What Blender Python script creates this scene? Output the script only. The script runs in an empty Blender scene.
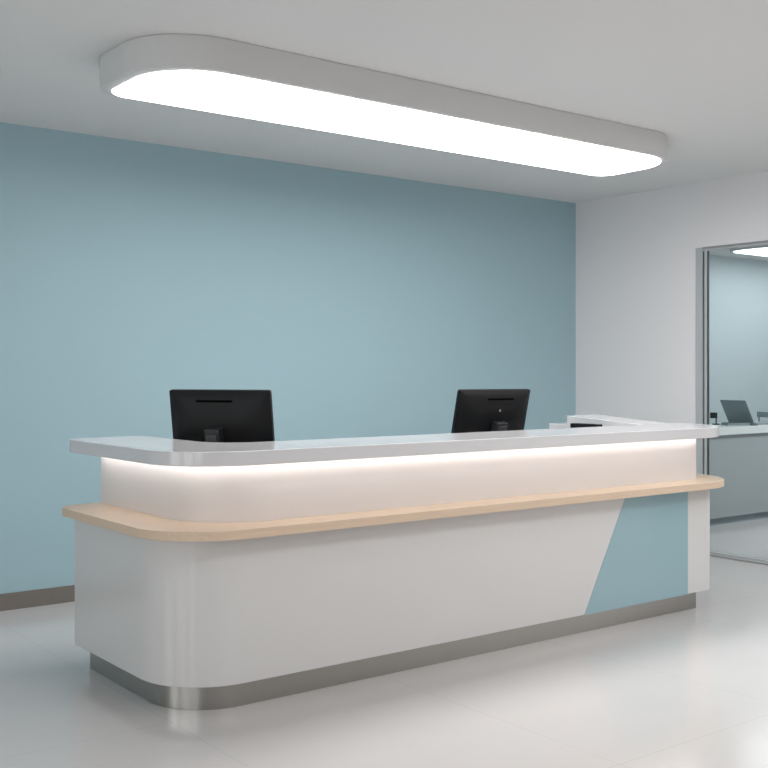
import bpy, bmesh, math
from mathutils import Vector, Matrix
PI = math.pi
scene = bpy.context.scene
col = scene.collection

# ------------------------------------------------------------------ materials
def srgb(r, g, b):
    f = lambda c: ((c / 255 + .055) / 1.055) ** 2.4 if c / 255 > .04045 else c / 255 / 12.92
    return (f(r), f(g), f(b), 1)

def mat(name, color, rough=.5, metal=0, coat=0, spec=.5, bump=0, bump_scale=60, coat_rough=.05):
    m = bpy.data.materials.new(name); m.use_nodes = True
    nt = m.node_tree; p = nt.nodes['Principled BSDF']
    p.inputs['Base Color'].default_value = color
    p.inputs['Roughness'].default_value = rough
    p.inputs['Metallic'].default_value = metal
    p.inputs['Coat Weight'].default_value = coat
    p.inputs['Coat Roughness'].default_value = coat_rough
    p.inputs['Specular IOR Level'].default_value = spec
    tc = nt.nodes.new('ShaderNodeTexCoord')
    n = nt.nodes.new('ShaderNodeTexNoise'); n.inputs['Scale'].default_value = bump_scale
    n.inputs['Detail'].default_value = 3
    nt.links.new(tc.outputs['Object'], n.inputs['Vector'])
    # faint tone variation so every surface is procedural
    mx = nt.nodes.new('ShaderNodeMix'); mx.data_type = 'RGBA'; mx.blend_type = 'MULTIPLY'
    mx.inputs[0].default_value = .025
    mx.inputs[6].default_value = color
    nt.links.new(n.outputs['Fac'], mx.inputs[7]); nt.links.new(mx.outputs[2], p.inputs['Base Color'])
    if bump:
        b = nt.nodes.new('ShaderNodeBump'); b.inputs['Strength'].default_value = bump; b.inputs['Distance'].default_value = .002
        nt.links.new(n.outputs['Fac'], b.inputs['Height']); nt.links.new(b.outputs['Normal'], p.inputs['Normal'])
    return m

def emit(name, color, strength):
    m = bpy.data.materials.new(name); m.use_nodes = True
    nt = m.node_tree; nt.nodes.clear()
    e = nt.nodes.new('ShaderNodeEmission'); o = nt.nodes.new('ShaderNodeOutputMaterial')
    e.inputs['Color'].default_value = color; e.inputs['Strength'].default_value = strength
    nt.links.new(e.outputs[0], o.inputs['Surface'])
    return m

M = {}
M['office_wall'] = mat('pale_blue_wall_paint', srgb(212, 224, 229), .65, spec=.3)
M['teal_wall'] = mat('teal_wall_paint', srgb(160, 188, 197), .62, spec=.35, bump=.05, bump_scale=180)
M['white_wall'] = mat('white_wall_paint', srgb(232, 230, 231), .75, spec=.3, bump=.05, bump_scale=180)
M['ceiling'] = mat('ceiling_paint', srgb(222, 222, 221), .85, spec=.2)
M['outer_wall'] = mat('grey_wall_paint', srgb(190, 190, 190), .8, spec=.3)
M['baseboard'] = mat('taupe_baseboard', srgb(118, 112, 106), .5)
M['lacquer'] = mat('white_lacquer', srgb(212, 211, 210), .28, coat=.4, coat_rough=.06)
M['panel'] = mat('satin_white_panel', srgb(218, 213, 211), .35, coat=.25, coat_rough=.15)
M['counter'] = mat('white_solid_surface', srgb(212, 211, 213), .22, coat=.4, coat_rough=.08)
M['blue'] = mat('blue_laminate', srgb(146, 178, 187), .3, coat=.4, coat_rough=.08)
M['black'] = mat('black_plastic', srgb(18, 19, 21), .45, spec=.22, bump=.1, bump_scale=400)
M['blackgloss'] = mat('black_gloss', srgb(8, 8, 9), .15)
M['slot'] = mat('matt_black_slot', srgb(3, 3, 4), .95, spec=.05)
M['darkgrey'] = mat('dark_grey_plastic', srgb(40, 42, 45), .35)
M['logo'] = mat('silver_badge', srgb(215, 215, 218), .3, metal=.4)
M['fixture'] = mat('white_metal_housing', srgb(205, 205, 205), .55)
M['alu'] = mat('brushed_aluminium_frame', srgb(190, 192, 194), .45, metal=.15)
M['gasket'] = mat('dark_gasket', srgb(80, 86, 88), .6)
M['greydesk'] = mat('grey_desk_laminate', srgb(152, 158, 160), .45)
M['greyworktop'] = mat('pale_worktop', srgb(208, 212, 212), .35)
M['slate'] = mat('slate_grey_plastic', srgb(128, 143, 148), .4)
M['paper'] = mat('white_paper', srgb(228, 230, 230), .7)
M['ceiling_diffuser'] = emit('ceiling_diffuser_glow', (1, .985, .97, 1), 4.4)
M['office_diffuser'] = emit('office_diffuser_glow', (.96, 1, 1, 1), 2.2)
M['led'] = emit('led_glow', (1, .95, .91, 1), 3.8)

def wood():
    m = mat('pale_oak_edge', srgb(222, 192, 165), .42, coat=.1)
    nt = m.node_tree; p = nt.nodes['Principled BSDF']
    tc = nt.nodes.new('ShaderNodeTexCoord'); mp = nt.nodes.new('ShaderNodeMapping')
    mp.inputs['Scale'].default_value = (1.2, 26, 60)
    n = nt.nodes.new('ShaderNodeTexNoise'); n.inputs['Scale'].default_value = 3; n.inputs['Detail'].default_value = 5
    r = nt.nodes.new('ShaderNodeValToRGB')
    r.color_ramp.elements[0].position = .3; r.color_ramp.elements[0].color = srgb(208, 183, 158)
    r.color_ramp.elements[1].position = .7; r.color_ramp.elements[1].color = srgb(219, 197, 174)
    nt.links.new(tc.outputs['Object'], mp.inputs['Vector']); nt.links.new(mp.outputs[0], n.inputs['Vector'])
    nt.links.new(n.outputs['Fac'], r.inputs['Fac']); nt.links.new(r.outputs['Color'], p.inputs['Base Color'])
    return m
M['wood'] = wood()

def steel():
    m = mat('brushed_steel', srgb(178, 176, 172), .3, metal=1)
    nt = m.node_tree; p = nt.nodes['Principled BSDF']
    tc = nt.nodes.new('ShaderNodeTexCoord'); mp = nt.nodes.new('ShaderNodeMapping')
    mp.inputs['Scale'].default_value = (90, 90, 1.5)
    n = nt.nodes.new('ShaderNodeTexNoise'); n.inputs['Scale'].default_value = 3; n.inputs['Detail'].default_value = 6
    r = nt.nodes.new('ShaderNodeMapRange'); r.inputs['To Min'].default_value = .27; r.inputs['To Max'].default_value = .29
    nt.links.new(tc.outputs['Object'], mp.inputs['Vector']); nt.links.new(mp.outputs[0], n.inputs['Vector'])
    nt.links.new(n.outputs['Fac'], r.inputs['Value']); nt.links.new(r.outputs[0], p.inputs['Roughness'])
    return m
M['steel'] = steel()

def floor_mat():
    m = bpy.data.materials.new('polished_porcelain_tiles'); m.use_nodes = True
    nt = m.node_tree; p = nt.nodes['Principled BSDF']; L = nt.links.new
    tc = nt.nodes.new('ShaderNodeTexCoord'); sp = nt.nodes.new('ShaderNodeSeparateXYZ'); L(tc.outputs['Object'], sp.inputs[0])
    def mth(op, a, b=None):
        n = nt.nodes.new('ShaderNodeMath'); n.operation = op
        for i, v in enumerate((a, b)):
            if v is None: continue
            if isinstance(v, (int, float)): n.inputs[i].default_value = v
            else: L(v, n.inputs[i])
        return n.outputs[0]
    def grout(c, off, size):
        s = mth('ADD', c, -off + size * 20.5); s = mth('MODULO', s, size); s = mth('SUBTRACT', s, size / 2); s = mth('ABSOLUTE', s)
        return mth('LESS_THAN', s, .0014)
    g = mth('MAXIMUM', grout(sp.outputs['X'], 1.99, 1.11), grout(sp.outputs['Y'], 4.07, 1.45))
    mx = nt.nodes.new('ShaderNodeMix'); mx.data_type = 'RGBA'
    n = nt.nodes.new('ShaderNodeTexNoise'); n.inputs['Scale'].default_value = 1.6; n.inputs['Detail'].default_value = 4
    L(tc.outputs['Object'], n.inputs['Vector'])
    r = nt.nodes.new('ShaderNodeValToRGB')
    r.color_ramp.elements[0].color = srgb(197, 194, 193); r.color_ramp.elements[1].color = srgb(204, 201, 200)
    L(n.outputs['Fac'], r.inputs['Fac']); L(r.outputs['Color'], mx.inputs[6])
    mx.inputs[7].default_value = srgb(182, 180, 179); L(g, mx.inputs[0]); L(mx.outputs[2], p.inputs['Base Color'])
    p.inputs['Roughness'].default_value = .14; p.inputs['Specular IOR Level'].default_value = .55
    return m
M['floor'] = floor_mat()

def glass():
    m = bpy.data.materials.new('tinted_clear_glass'); m.use_nodes = True
    nt = m.node_tree; nt.nodes.clear(); L = nt.links.new
    t = nt.nodes.new('ShaderNodeBsdfTransparent'); t.inputs['Color'].default_value = (.89, .915, .92, 1)
    g = nt.nodes.new('ShaderNodeBsdfGlossy'); g.inputs['Roughness'].default_value = .01
    f = nt.nodes.new('ShaderNodeFresnel'); f.inputs['IOR'].default_value = 1.35
    x = nt.nodes.new('ShaderNodeMixShader'); o = nt.nodes.new('ShaderNodeOutputMaterial')
    L(f.outputs[0], x.inputs[0]); L(t.outputs[0], x.inputs[1]); L(g.outputs[0], x.inputs[2]); L(x.outputs[0], o.inputs['Surface'])
    return m
M['glass'] = glass()

# ------------------------------------------------------------------ geometry helpers
def finish(name, bm, m, parent=None, bevel=0, seg=3, smooth=True):
    bmesh.ops.remove_doubles(bm, verts=bm.verts, dist=1e-6)
    bmesh.ops.recalc_face_normals(bm, faces=bm.faces)
    me = bpy.data.meshes.new(name); bm.to_mesh(me); bm.free()
    me.materials.append(m)
    if smooth:
        for p in me.polygons: p.use_smooth = True
        me.set_sharp_from_angle(angle=math.radians(40))
    o = bpy.data.objects.new(name, me); col.objects.link(o)
    if bevel:
        b = o.modifiers.new('bevel', 'BEVEL'); b.width = bevel; b.segments = seg; b.limit_method = 'ANGLE'; b.angle_limit = math.radians(40)
        w = o.modifiers.new('normals', 'WEIGHTED_NORMAL'); w.keep_sharp = False; w.weight = 80
    if parent: o.parent = parent
    return o

def add_box(bm, x0, x1, y0, y1, z0, z1, mtx=None):
    vs = [bm.verts.new((x, y, z)) for z in (z0, z1) for x, y in ((x0, y0), (x1, y0), (x1, y1), (x0, y1))]
    if mtx:
        for v in vs: v.co = mtx @ v.co
    for f in ((3, 2, 1, 0), (4, 5, 6, 7), (0, 1, 5, 4), (1, 2, 6, 5), (2, 3, 7, 6), (3, 0, 4, 7)):
        bm.faces.new([vs[i] for i in f])

def box(name, b, m, parent=None, bevel=0, mtx=None):
    bm = bmesh.new(); add_box(bm, *b, mtx=mtx)
    return finish(name, bm, m, parent, bevel, smooth=bool(bevel))

def prism(bm, pts, z0, z1):
    """vertical extrusion of a closed outline"""
    lo = [bm.verts.new((x, y, z0)) for x, y in pts]; hi = [bm.verts.new((x, y, z1)) for x, y in pts]
    n = len(pts)
    for i in range(n): bm.faces.new((lo[i], lo[(i + 1) % n], hi[(i + 1) % n], hi[i]))
    bm.faces.new(hi); bm.faces.new(lo[::-1])

def round_poly(corners, seg=14):
    """corners: (x, y, radius) of a closed outline -> list of points"""
    out = []; n = len(corners)
    for i, (x, y, r) in enumerate(corners):
        p = Vector((x, y)); a = Vector(corners[i - 1][:2]) - p; b = Vector(corners[(i + 1) % n][:2]) - p
        if r <= 0: out.append((x, y)); continue
        a.normalize(); b.normalize()
        ang = a.angle(b); d = r / math.tan(ang / 2)
        c = p + (a + b).normalized() * (r / math.sin(ang / 2))
        s = p + a * d - c; e = p + b * d - c
        a0 = math.atan2(s.y, s.x); a1 = math.atan2(e.y, e.x); da = (a1 - a0 + PI) % (2 * PI) - PI
        for k in range(seg + 1):
            t = a0 + da * k / seg
            out.append((c.x + r * math.cos(t), c.y + r * math.sin(t)))
    return out

def u_outline(XL, XR, YF, YBL, YBR, w, rl, rr, ril=None, rir=None, rend=0, wr=None):
    wr = wr or w
    ril = max(rl - w, .02) if ril is None else ril; rir = max(rr - w, .02) if rir is None else rir
    return round_poly([(XL, YBL, rend), (XL, YF, rl), (XR, YF, rr), (XR, YBR, 0), (XR - wr, YBR, 0),
                       (XR - wr, YF + w, rir), (XL + w, YF + w, ril), (XL + w, YBL, 0)], seg=20)

def rounded_rect(x0, x1, y0, y1, r, seg=10):
    return round_poly([(x0, y0, r), (x1, y0, r), (x1, y1, r), (x0, y1, r)], seg)

def tag(o, label=None, cat=None, group=None, kind=None):
    if label: o['label'] = label
    if cat: o['category'] = cat
    if group: o['group'] = group
    if kind: o['kind'] = kind
    return o

def empty(name, loc, rot=(0, 0, 0)):
    o = bpy.data.objects.new(name, None); o.empty_display_size = .1; col.objects.link(o)
    o.location = loc; o.rotation_euler = rot
    return o

def struct(name, bm, m, smooth=False): return tag(finish(name, bm, m, smooth=smooth), kind='structure')

# ------------------------------------------------------------------ room shell
H = 2.986; WY = 6.609; RX = 7.2156; LX = -3.4; FY = -4.2; EX = 12.6; T = .12; OY = 7.6; OH = 2.835
bm = bmesh.new(); add_box(bm, LX - T, EX + T, FY - T, OY + T, -.12, 0); struct('floor', bm, M['floor'])
bm = bmesh.new(); add_box(bm, LX - T, RX + T, FY - T, WY + T, H, H + .12); struct('ceiling', bm, M['ceiling'])
bm = bmesh.new(); add_box(bm, RX + T, EX + T, -1.0 - T, OY + T, OH, OH + .12); struct('ceiling', bm, M['ceiling'])
bm = bmesh.new(); add_box(bm, LX - T, RX, WY, WY + T, 0, H); struct('wall_back', bm, M['teal_wall'])
bm = bmesh.new(); add_box(bm, LX - T, LX, FY, WY, 0, H); struct('wall_left', bm, M['outer_wall'])
bm = bmesh.new(); add_box(bm, LX - T, RX + T, FY - T, FY, 0, H); struct('wall_front', bm, M['outer_wall'])
D0, D1, DT = 2.3, 5.316, 2.458      # glazed opening in the right wall
bm = bmesh.new()
add_box(bm, RX, RX + T, D1, OY, 0, H); add_box(bm, RX, RX + T, FY, D0, 0, H); add_box(bm, RX, RX + T, D0, D1, DT, H)
struct('wall_right', bm, M['white_wall'])
bm = bmesh.new(); add_box(bm, RX + T, EX + T, OY, OY + T, 0, OH); struct('wall_office_back', bm, M['office_wall'])
bm = bmesh.new(); add_box(bm, EX, EX + T, -1, OY, 0, OH); struct('wall_office_right', bm, M['outer_wall'])
bm = bmesh.new(); add_box(bm, RX + T, EX + T, -1 - T, -1, 0, OH); struct('wall_office_front', bm, M['outer_wall'])
tag(box('baseboard_back', (LX, RX - .0005, WY - .012, WY, 0, .104), M['baseboard'], bevel=.002), kind='structure')

# glazed opening
d = tag(empty('door_1', (RX, D1, 0)), kind='structure')
def rel(name, x0, x1, y0, y1, z0, z1, m, par, bev=0):
    return box(name, (x0, x1, y0 - D1, y1 - D1, z0, z1), m, par, bev)
bm = bmesh.new()
for b in ((-.006, .03, D1 - .068, D1, 0, DT), (-.006, .03, D0, D0 + .068, 0, DT), (-.006, .03, D0 + .068, D1 - .068, DT - .03, DT),
          (-.006, .03, D0 + .068, D1 - .068, 0, .012)):
    add_box(bm, b[0], b[1], b[2] - D1, b[3] - D1, b[4], b[5])
finish('door_frame', bm, M['alu'], d, bevel=.0015)
bm = bmesh.new()
for b in ((.0, .02, D1 - .080, D1 - .068), (.0, .02, D1 - .112, D1 - .104)):
    add_box(bm, b[0], b[1], b[2] - D1, b[3] - D1, .012, DT - .03)
finish('door_gasket', bm, M['gasket'], d)
rel('door_stile', -.002, .022, D1 - .104, D1 - .080, .012, DT - .03, M['alu'], d, .002)
rel('door_rail', .0, .022, D0 + .068, D1 - .112, .012, .034, M['alu'], d, .002)
bm = bmesh.new(); add_box(bm, .010, .016, D0 + .068 - D1, -.112, .03, DT - .03)
finish('door_glass', bm, M['glass'], d, smooth=False)

# ------------------------------------------------------------------ main ceiling light
def ceiling_light(loc, lx, ly, th, r, rim, m_d, label, rz=0, group=None, rimy=None, rf=None):
    rimy = rimy or rim; rf = rf or r
    rr4 = lambda x, y, a, b: round_poly([(-x, -y, a), (x, -y, a), (x, y, b), (-x, y, b)], 20)
    t = tag(empty('ceiling_light', loc, (0, 0, rz)), label, 'ceiling light', group)
    bm = bmesh.new(); prism(bm, rr4(lx / 2, ly / 2, r, rf), -th, 0)
    finish('light_housing', bm, M['fixture'], t, bevel=.006)
    bm = bmesh.new(); prism(bm, rr4(lx / 2 - rim, ly / 2 - rimy, r - rim * .6, rf - rim * .4), -th - .004, -th + .006)
    finish('diffuser', bm, m_d, t)
    return t
ceiling_light((3.93, 4.69, H), 3.78, .72, .155, .36, .06, M['ceiling_diffuser'],
              'long white rounded ceiling light glowing above the reception counter', rimy=.025, rf=.14)

# ------------------------------------------------------------------ reception desk
desk = tag(empty('reception_desk', (1.94, 3.92, 0)), 'large white U-shaped reception desk with wooden ledge, glowing strip and blue wedge panel', 'reception desk')
OXY = Vector((-1.94, -3.92))
def dpr(name, pts, z0, z1, m, parent=desk, bevel=.003, seg=3):
    bm = bmesh.new(); prism(bm, [(x + OXY.x, y + OXY.y) for x, y in pts], z0, z1)
    return finish(name, bm, m, parent, bevel, seg)
dpr('plinth', u_outline(2.037, 5.543, 4.084, 5.053, 5.3, .14, .29, 0, wr=.14), 0, .125, M['steel'], bevel=.001)
body = dpr('body', u_outline(1.985, 5.69, 4.03, 5.145, 5.36, .17, .33, .12, rend=.03), .113, .754, M['lacquer'], bevel=.004)
ledge = dpr('wooden_ledge', u_outline(1.915, 5.874, 3.92, 5.2, 5.3, .36, .35, .40, rend=.12), .754, .794, M['wood'], bevel=.002)
tag(ledge, 'pale wooden ledge')
dpr('upper_panel', u_outline(2.149, 5.567, 4.10, 5.19, 4.45, .06, .34, 0), .794, 1.0591, M['panel'], bevel=.001)
ct = dpr('countertop', round_poly([(1.98, 5.27, .12), (1.98, 3.952, .33), (5.88, 3.952, .42), (5.88, 4.5, .0), (5.5, 4.45, 0), (2.42, 4.45, .22), (2.42, 5.27, .03)], 20),
         1.059, 1.1215, M['counter'], bevel=.004)
# blue wedge let into the front
bm = bmesh.new()
q = [(4.822, .7535), (4.47, .1135), (5.388, .1135), (5.388, .7535)]
vs = [[bm.verts.new((x + OXY.x, y + OXY.y, z)) for x, z in q] for y in (4.0275, 4.04)]
for i in range(4): bm.faces.new((vs[0][i], vs[0][(i + 1) % 4], vs[1][(i + 1) % 4], vs[1][i]))
bm.faces.new(vs[0]); bm.faces.new(vs[1][::-1])
tag(finish('accent_panel', bm, M['blue'], desk, smooth=False), 'blue slanted accent panel')
# light strip under the countertop overhang, following the panel
def strip(off0, off1):
    def path(o): return round_poly([(2.149 - o, 5.17, 0), (2.149 - o, 4.10 - o, .34 + o), (5.56, 4.10 - o, 0)], 20)[:]
    a = path(off0); b = path(off1); return a + b[::-1]
dpr('light_strip', strip(.026, .050), 1.051, 1.0595, M['led'], bevel=0)
# staff side: worktop and the raised return on the right
dpr('worktop', u_outline(2.15, 5.5, 4.195, 5.10, 5.30, .72, .25, .02), .722, .752, M['counter'], bevel=.002)
hx = 5.50
bm = bmesh.new()      # raised return whose top eases down to the front counter
prism(bm, [(hx + OXY.x, 4.452 + OXY.y), (5.80 + OXY.x, 4.452 + OXY.y), (5.80 + OXY.x, 5.12 + OXY.y), (hx + OXY.x, 5.12 + OXY.y)], .7945, 1.160)
for v in bm.verts:
    if v.co.z > 1 and v.co.y + 3.92 < 4.6: v.co.z = 1.119
finish('return_cabinet', bm, M['counter'], desk, .004)
dpr('return_cabinet', [(hx, 5.122), (5.76, 5.122), (5.76, 5.29), (hx, 5.29)], .113, 1.098, M['counter'], bevel=.004)

# ------------------------------------------------------------------ monitors
def monitor(loc, rz, tilt, label, dot, W=.56, Hh=.335, cz=.450, sh=0):
    """local +Y is the back (towards the visitor), screen faces -Y"""
    t = tag(empty('monitor', loc, (0, 0, rz)), label, 'monitor', 'black monitors on the reception desk')
    R = Matrix.Translation((0, 0, cz)) @ Matrix.Rotation(-tilt, 4, 'X')
    bm = bmesh.new()   # housing with a shallow crowned back
    rings = []
    for y, ins, r in ((-.012, 0, .012), (.008, 0, .012), (.013, .005, .012), (.028, .05, .03), (.040, .13, .03)):
        pts = rounded_rect(-W / 2 + ins, W / 2 - ins, -Hh / 2 + ins, Hh / 2 - ins, max(r, .004), 6)
        rings.append([bm.verts.new((x, y, z)) for x, z in pts])
    n = len(rings[0])
    for a, b in zip(rings, rings[1:]):
        for i in range(n): bm.faces.new((a[i], a[(i + 1) % n], b[(i + 1) % n], b[i]))
    bm.faces.new(rings[0][::-1]); bm.faces.new(rings[-1])
    for v in bm.verts: v.co = R @ v.co
    finish('housing', bm, M['black'], t, bevel=0)
    bm = bmesh.new(); add_box(bm, -W / 2 + .01, W / 2 - .01, -.0135, -.0118, -Hh / 2 + .018, Hh / 2 - .01, R)
    finish('screen', bm, M['blackgloss'], t, smooth=False)
    bm = bmesh.new(); add_box(bm, sh - .1, sh + .1, .014, .035, Hh / 2 - .058, Hh / 2 - .048, R)
    finish('vent_slot', bm, M['slot'], t, bevel=.001)
    if dot:
        bm = bmesh.new(); bmesh.ops.create_cone(bm, cap_ends=True, segments=20, radius1=.006, radius2=.006, depth=.004,
                          matrix=R @ Matrix.Translation((sh, .0405, .045)) @ Matrix.Rotation(PI / 2, 4, 'X'))
        tag(finish('badge', bm, M['logo'], t), 'small silver badge')
    bm = bmesh.new(); add_box(bm, sh - .042, sh + .042, .020, .085, -.165, -.022, R)
    finish('mounting_plate', bm, M['darkgrey'], t, bevel=.004)
    bm = bmesh.new(); add_box(bm, sh - .03, sh + .03, .060, .082, .012, cz - .06)
    finish('stand', bm, M['darkgrey'], t, bevel=.004)
    bm = bmesh.new(); prism(bm, rounded_rect(-.13, .13, -.09, .11, .03), 0, .012)
    finish('stand_base', bm, M['darkgrey'], t, bevel=.003)
    return t
def yaw_of(nx, ny): return math.atan2(ny, nx) - PI / 2     # local +Y -> (nx, ny)
monitor((2.645, 4.83, .752), yaw_of(-.814, -.583), math.radians(9.5), 'black monitor on the left, seen from behind, near the desk\'s rounded corner', False, sh=.02)
monitor((4.485, 4.80, .752), yaw_of(-.055, -.998), math.radians(14), 'black monitor on the right, back turned, with a small silver dot', True, cz=.438, sh=-.03)

# slim black tower behind the counter, by the return
t = tag(empty('computer_tower', (5.445, 4.905, .752)), 'slim black upright computer case barely showing behind the counter beside the white return', 'computer')
box('case', (-.03, .03, -.13, .095, .006, .360), M['black'], t, .004)
box('front_bezel', (-.03, .03, .096, .105, .006, .360), M['blackgloss'], t, .002)

# ------------------------------------------------------------------ office behind the glass
od = tag(empty('office_desk', (8.1, 6.16, 0)), 'grey counter desk with pale worktop behind the glass', 'desk')
box('desk_front', (0, 4.0, 0, .56, .07, .862), M['greydesk'], od, .004)
box('worktop', (-.03, 4.1, -.04, .62, .862, .935), M['greyworktop'], od, .006)
box('plinth', (.03, 4.0, .04, .52, 0, .07), M['slate'], od)

def laptop(loc, rz):
    t = tag(empty('laptop', loc, (0, 0, rz)), 'open slate grey laptop with its back to the glass on the pale worktop', 'laptop')
    bm = bmesh.new(); prism(bm, rounded_rect(-.17, .17, -.24, 0, .012), .0, .016); finish('keyboard_base', bm, M['slate'], t, bevel=.002)
    R = Matrix.Translation((0, .0, .014)) @ Matrix.Rotation(math.radians(-28), 4, 'X')
    bm = bmesh.new(); add_box(bm, -.17, .17, -.005, .004, 0, .262, R)
    li = finish('screen_lid', bm, M['slate'], t, bevel=.002)
    bm = bmesh.new(); add_box(bm, -.16, .16, -.0065, -.0045, .012, .25, R); finish('screen', bm, M['blackgloss'], t)
    return t
laptop((9.46, 6.42, .935), yaw_of(-.985, .17))
# small black camera on a bent stem
t = tag(empty('desk_camera', (9.185, 6.54, .935)), 'small black block on a thin stem at the left end of the grey desk', 'camera')
R = Matrix.Rotation(math.radians(-37), 4, 'Z')
box('camera_head', (-.045, .02, -.02, .02, .065, .122), M['black'], t, .004, R)
box('stem', (.008, .018, -.006, .006, .008, .068), M['black'], t, .001, R)
box('foot', (-.02, .04, -.025, .025, 0, .010), M['black'], t, .002, R)
t = tag(empty('keyboard', (9.26, 6.35, .935), (0, 0, math.radians(-20))), 'low slate grey keyboard on the pale worktop left of the laptop', 'keyboard')
box('keyboard_case', (-.13, .13, -.06, .06, 0, .022), M['slate'], t, .003)
bm = bmesh.new()
for i in range(10):
    for j in range(4): add_box(bm, -.123 + i * .025, -.102 + i * .025, -.052 + j * .027, -.030 + j * .027, .022, .026)
finish('keys', bm, M['gasket'], t, smooth=False)
m_ = empty('computer_mouse', (9.33, 6.19, .935)); tag(m_, 'dark mouse on the pale worktop in front of the laptop', 'mouse')
bm = bmesh.new(); bmesh.ops.create_uvsphere(bm, u_segments=20, v_segments=12, radius=1)
for v in bm.verts: v.co = Vector((v.co.x * .05, v.co.y * .032, max(v.co.z, 0) * .028))
finish('mouse_shell', bm, M['gasket'], m_)
# tray of papers at the frame's right edge
t = tag(empty('letter_tray', (10.31, 6.55, .935), (0, 0, 0)), 'slate grey letter tray at the photo\'s right edge on the office desk', 'letter tray')
box('tray_shelf', (-.17, .17, -.12, .14, .05, .056), M['slate'], t, .001)
bm = bmesh.new()
for b in ((-.17, -.164, -.12, .14, .05, .105), (.164, .17, -.12, .14, .05, .105), (-.164, .164, -.12, -.114, .05, .105)): add_box(bm, *b)
finish('tray_rim', bm, M['slate'], t, bevel=.001)
for sx in (-.16, .15):
    for sy in (-.11, .12): box('tray_foot', (sx, sx + .01, sy, sy + .01, 0, .05), M['slate'], t)
p = tag(box('paper_sheets', (9.80, 10.10, 6.17, 6.38, .935, .942), M['paper']), 'white paper sheets lying on the worktop right of the laptop', 'paper')
ceiling_light((11.30, 6.85, OH), 2.2, .62, .03, .2, .03, M['office_diffuser'], 'white rounded ceiling light seen through the glass in the office')

# ------------------------------------------------------------------ added fill lights, out of view
def area(name, loc, sx, sy, power, color=(1, .99, .98), rot=(0, 0, 0)):
    l = bpy.data.lights.new(name, 'AREA'); l.shape = 'RECTANGLE'; l.size = sx; l.size_y = sy; l.energy = power; l.color = color
    o = bpy.data.objects.new(name, l); col.objects.link(o); o.location = loc; o.rotation_euler = rot
    return o
area('fill_behind', (3.4, 1.0, H - .02), 4.0, .8, 24)  # added fill out of frame, lights the desk front
area('fill_rear', (3.4, -2.0, H - .02), 4.0, .8, 20)  # second added fill, further back, for soft ambient light
area('fill_office', (9.6, 4.2, OH - .02), 2.4, .8, 52, (.97, 1, 1))  # added fill that brightens the office, apart from its own fixture
area('fill_right', (6.2, 1.7, H - .02), .9, 2.4, 24)  # added fill for the dim right wall and floor
for wy in (-.2, 2.0, 4.2): area('fill_left', (LX + .05, wy, 1.55), 2.2, 1.3, 14, (.97, .99, 1), (0, -PI / 2, 0))  # added upright fills for the desk's left side; no window there
w = bpy.data.worlds.new('World'); scene.world = w; w.use_nodes = True
w.node_tree.nodes['Background'].inputs[0].default_value = (.9, .95, 1, 1); w.node_tree.nodes['Background'].inputs[1].default_value = .3

# ------------------------------------------------------------------ camera
f, th, y0 = 1068.32, .6517, 373.54
cam = bpy.data.cameras.new('camera'); co = bpy.data.objects.new('camera', cam); col.objects.link(co)
co.location = (0, 0, 1.45); co.rotation_euler = (PI / 2, 0, -th)
cam.sensor_width = 36; cam.lens = f * 36 / 768
cam.shift_y = (y0 - 384) / 768
cam.clip_start = .05
scene.camera = co
vs = scene.view_settings
vs.view_transform = 'Standard'; vs.look = 'None'; vs.gamma = 1; vs.use_curve_mapping = False; vs.exposure = 1.14
scene.cycles.max_bounces = 10; scene.cycles.diffuse_bounces = 6; scene.cycles.transparent_max_bounces = 12
scene.cycles.sample_clamp_indirect = 8
